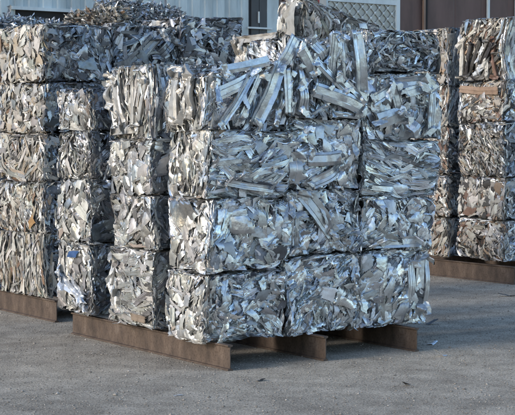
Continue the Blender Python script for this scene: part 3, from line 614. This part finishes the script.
# ------------------------------------------------------------------ scrap heap behind the stacks
def heap(label, pts, pal, seed, half_w=2.0, n=11000, loc_z=0.0):
    """ridge line pts (x,y,z); a mound of loose crushed scrap under it"""
    rng = np.random.default_rng(seed); pts = np.array(pts, float)
    seg = np.linalg.norm(np.diff(pts[:, :2], axis=0), axis=1); s = np.concatenate([[0], np.cumsum(seg)])
    def at(t): return np.stack([np.interp(t, s, pts[:, k]) for k in range(3)], -1)
    B = Batch(); nu, nv = 40, 17
    t = np.linspace(0, s[-1], nu); c = at(t); q = np.linspace(-1, 1, nv)
    d = (pts[-1, :2] - pts[0, :2]) / np.linalg.norm(pts[-1, :2] - pts[0, :2]); nrm = np.array([-d[1], d[0]])
    end = np.clip(np.minimum(t + .15, s[-1] - t + .15) / 1.2, 0, 1)
    def height(e, qq): return e * (1 - np.abs(qq) ** 1.5)
    Z = c[:, None, 2] * height(end[:, None], q[None]) + rng.normal(0, .05, (nu, nv)); Z = np.maximum(Z, -.05)
    P = np.stack([c[:, None, 0] + nrm[0] * q[None] * half_w, c[:, None, 1] + nrm[1] * q[None] * half_w, Z - .12], -1)
    B.add(P[None], np.array([[.12, .12, .12]]), np.array([.4]), np.array([.6]))
    for kind, N in (('s', n), ('z', n // 2)):
        P = sheets(rng, N, (.08, .24), (.035, .10), 7, 5, 1.0) if kind == 's' else bundles(rng, N, (.12, .34), (.03, .07), 9, 7, .8)
        tt = rng.uniform(0, s[-1], N); qq = np.where(rng.random(N) < .5, np.clip(rng.normal(0, .3, N), -.98, .98), rng.uniform(-.98, .98, N)); cc = at(tt)
        ee = np.clip(np.minimum(tt + .15, s[-1] - tt + .15) / 1.2, 0, 1)
        cen = np.stack([cc[:, 0] + nrm[0] * qq * half_w, cc[:, 1] + nrm[1] * qq * half_w, cc[:, 2] * height(ee, qq) - .05 + rng.normal(0, .04, N)], -1)
        Q = place(rng, P, (np.zeros(3), AX[0], AX[1], AX[2]), rng.uniform(0, 6.3, N), rng.normal(0, .2, N), rng.normal(0, .07, N), np.zeros(N), np.zeros(N), np.zeros(N))
        B.add(Q + cen[:, None, None, :], *colours(rng, N, pal))
    o = B.obj('scrap_heap'); return tag(o, label, 'scrap heap')
heap('loose heap of cream and tan scrap rising behind the left stack', [(3.5, 12.5, 4.6), (3.95, 11.8, 4.62), (4.3, 11.2, 4.74), (4.8, 10.5, 4.72), (5.2, 9.9, 4.65)], 'mixed', 401, 1.7)
heap('blue grey heap of shredded scrap behind the cream heap, below the pale shed', [(4.4, 13.3, 5.2), (5.8, 13.0, 5.15), (6.6, 12.9, 5.05), (7.4, 12.8, 4.9), (8.1, 12.7, 4.6)], 'alu', 402)
heap('low grey heap of scrap at the left edge behind the left stack', [(-.6, 10.6, 4.5), (1.1, 10.7, 4.56), (1.9, 10.9, 4.5), (2.4, 11, 4.5), (3.6, 11.2, 4.5), (4.6, 11.4, 4.45)], 'alu', 403)
# ------------------------------------------------------------------ sheds behind (wall plane along X at Y = 20.2)
YW = 20.2; HT = 9.0
def corrugated(x0, x1, z0, z1, pitch, depth, y=YW, flat=.55):
    m = MB(); x = x0; pts = []
    while x < x1 - 1e-6:
        for f, d in ((0, 0), (flat, 0), (flat + .08, depth), (.92, depth)):
            pts.append((min(x + f * pitch, x1), y + d))
        x += pitch
    pts.append((x1, y))
    for (a, ya), (b, yb) in zip(pts[:-1], pts[1:]):
        if b - a > 1e-5: m.quad((a, ya, z0), (b, yb, z0), (b, yb, z1), (a, ya, z1))
    return m
shed = empty('metal_shed', (5, YW, 0), 'pale blue grey corrugated shed with dark doors behind the left and front stacks', 'shed')
def part(m, name, mat, root, label=None, bevel=0):
    o = m.build(name, mat, root, bevel); o.location = tuple(-v for v in root.location)
    if label: o['label'] = label
    return o
m = corrugated(-25, 6.9, 0, HT, .38, .035); n_ = corrugated(9.6, 13.6, 0, HT, .38, .035); k_ = corrugated(6.9, 9.6, 5.60, HT, .38, .035)
for q in (n_, k_):
    b0 = len(m.v); m.v += q.v; m.f += [tuple(i + b0 for i in f) for f in q.f]
part(m, 'cladding', M_PALE, shed)
m = MB(); m.box(6.8, 9.7, YW - .06, YW + .05, 5.52, 5.60); part(m, 'lintel', M_TRIM, shed)
m = MB(); m.box(6.9, 9.6, YW + .06, YW + 3, 0, 5.52); part(m, 'bay_shade_box', M_BLACK, shed)  # solid box; the shade inside the bay is painted as its black
door = part((lambda q: (q.box(13.68, 13.92, YW - .02, YW + .03, 0, HT - 1.5), q.box(13.935, 14.16, YW - .02, YW + .03, 0, HT - 1.5), q)[-1])(MB()), 'door', M_DARK, shed)
m = MB(); m.box(13.88, 13.91, YW - .07, YW - .03, 5.5, 5.8); h_ = m.build('handle', M_TRIM, door); h_['label'] = 'pale door handle'
m = MB(); m.box(13.6, 14.62, YW + .04, YW + .09, 0, HT); part(m, 'door_frame', M_DARK, shed)
m = MB(); m.box(13.55, 14.3, YW - .10, YW - .03, 5.34, 5.385); part(m, 'ledge', M_TRIM, shed)
m = MB(); m.box(14.18, 14.55, YW - .03, YW + .03, 0, HT); part(m, 'door_panel', M_PALE, shed, 'pale door panel')
part(corrugated(14.57, 15.63, 0, HT, .17, .05), 'slatted_panel', M_BROWN, shed, 'dark brown upright slats')
m = MB(); m.box(-25, 15.6, YW + .12, YW + 8, 0, HT); part(m, 'shed_body', M_DARK, shed)
m = MB(); m.box(-25.2, 15.7, YW - .3, YW + 8.2, HT + .003, HT + .15); part(m, 'roof', M_TRIM, shed)

shed2 = empty('metal_shed', (20, YW, 0), 'dark brown sheeted shed with an embossed metal grille behind the front and right stacks', 'shed')
m = MB(); m.box(15.64, 15.75, YW - .08, YW + .04, 0, HT); m.box(15.85, 16.09, YW - .08, YW + .04, 0, HT); part(m, 'post', M_CREAM, shed2)
m = MB(); m.box(15.753, 15.847, YW - .10, YW + .02, 0, HT); part(m, 'pipe', M_RED, shed2, 'red painted upright pipe')
m = MB(); m.box(16.10, 16.18, YW - .05, YW + .04, 0, HT); m.box(18.57, 18.70, YW - .06, YW + .04, 0, HT); m.box(16.18, 18.57, YW - .05, YW + .04, 6.20, 6.34); part(m, 'grille_frame', M_TRIM, shed2)
m = MB(); m.box(16.18, 18.57, YW + .02, YW + .05, 0, 6.2); part(m, 'grille_backing', M_GRILLE, shed2)
def grille():
    m = MB(); a = .30; x0, x1, z0, z1 = 16.19, 18.56, 4.3, 6.19
    import itertools
    for sgn in (1, -1):
        k = -12
        while k < 24:
            # diagonal bars clipped to the frame
            pts = []
            for z in np.linspace(z0, z1, 30):
                x = x0 + k * a + sgn * (z - z0)
                if x0 <= x <= x1: pts.append((x, z))
            if len(pts) > 1:
                (xa, za), (xb, zb) = pts[0], pts[-1]; w = .022
                y_ = YW - .012 - (.004 if sgn > 0 else 0)
                m.quad((xa - w, y_, za), (xa + w, y_, za), (xb + w, y_, zb), (xb - w, y_, zb))
                m.quad((xa + w, y_, za), (xa + w, y_ + .03, za), (xb + w, y_ + .03, zb), (xb + w, y_, zb))
                m.quad((xa - w, y_, za), (xb - w, y_, zb), (xb - w, y_ + .03, zb), (xa - w, y_ + .03, za))
            k += 1
    return m
part(grille(), 'lattice', M_GRILLE, shed2)
m = MB()
for i in range(9):
    for j in range(14):
        x = 16.19 + i * .30 + (.15 if j % 2 else 0); z = 4.3 + j * .15
        if x + .05 < 18.55 and z + .05 < 6.18:
            p = [(x - .05, z), (x, z - .05), (x + .05, z), (x, z + .05)]
            for q in range(4):
                a, b = p[q], p[(q + 1) % 4]; m.quad((a[0], YW - .02, a[1]), (b[0], YW - .02, b[1]), (x, YW - .06, z))
part(m, 'stud', M_TRIM, shed2).__setitem__('kind', 'stuff')
part(corrugated(18.72, 60, 0, HT, 1.05, .02, YW - .02, .9), 'cladding', M_BROWN, shed2)
m = MB()
for z in (4.2, 5.5, 6.9): m.box(18.72, 60, YW - .05, YW - .023, z, z + .035)
part(m, 'rail', M_BROWN, shed2)
m = MB(); m.box(19.52, 19.58, YW - .13, YW - .05, 0, HT); part(m, 'post', M_RUSTP, shed2, 'pale rusty upright post')
m = MB(); m.box(19.59, 19.66, YW - .12, YW - .05, 0, HT); part(m, 'post', M_BLACK, shed2, 'dark post beside the rusty one')
for x in (21.98, 23.1):
    m = MB(); m.box(x, x + .07, YW - .12, YW - .055, 0, HT); part(m, 'downpipe', M_TRIM, shed2)
m = MB(); m.box(15.65, 60, YW + .12, YW + 8, 0, HT - .01); part(m, 'shed_body', M_BLACK, shed2)
m = MB(); m.box(15.75, 60.2, YW - .3, YW + 8.2, HT + .003, HT + .15); part(m, 'roof', M_TRIM, shed2)

# ------------------------------------------------------------------ light
EL, AZ = R(20), R(-86)            # azimuth clockwise from +Y: the sun stands over -X, just behind the shaded faces' plane
w = bpy.data.worlds.new('World'); scene.world = w; w.use_nodes = True
nt = w.node_tree; bg = nt.nodes['Background']
sky = nt.nodes.new('ShaderNodeTexSky'); sky.sky_type = 'NISHITA'; sky.sun_disc = False
sky.sun_elevation = EL; sky.sun_rotation = AZ; sky.air_density = 1.0; sky.dust_density = 0.7; sky.ozone_density = 2.0
nt.links.new(sky.outputs[0], bg.inputs[0]); bg.inputs[1].default_value = 0.15
sd = bpy.data.lights.new('sun', 'SUN'); sd.energy = 1.15; sd.angle = R(12); sd.color = (1, .94, .85)
so = bpy.data.objects.new('sun', sd); C.objects.link(so)
from mathutils import Vector
to_sun = Vector((math.sin(AZ) * math.cos(EL), math.cos(AZ) * math.cos(EL), math.sin(EL)))
so.rotation_euler = to_sun.to_track_quat('Z', 'Y').to_euler(); so.location = (-10, 0, 12)

# ------------------------------------------------------------------ camera
cd = bpy.data.cameras.new('camera'); cam = bpy.data.objects.new('camera', cd); C.objects.link(cam); scene.camera = cam
cd.sensor_width = 36; cd.lens = 36 * 1500 / 515; cd.clip_end = 1000
cam.location = (-8.36, -13.05, 2.4)
p = R(2.577); f = Vector((.556 * math.cos(p), .831 * math.cos(p), -math.sin(p)))
cam.rotation_euler = f.to_track_quat('-Z', 'Y').to_euler()

scene.render.engine = 'CYCLES'
vs = scene.view_settings; vs.view_transform = 'Standard'; vs.look = 'None'; vs.exposure = 0.95; vs.gamma = 1.0; vs.use_curve_mapping = False
scene.cycles.max_bounces = 6; scene.cycles.use_denoising = True
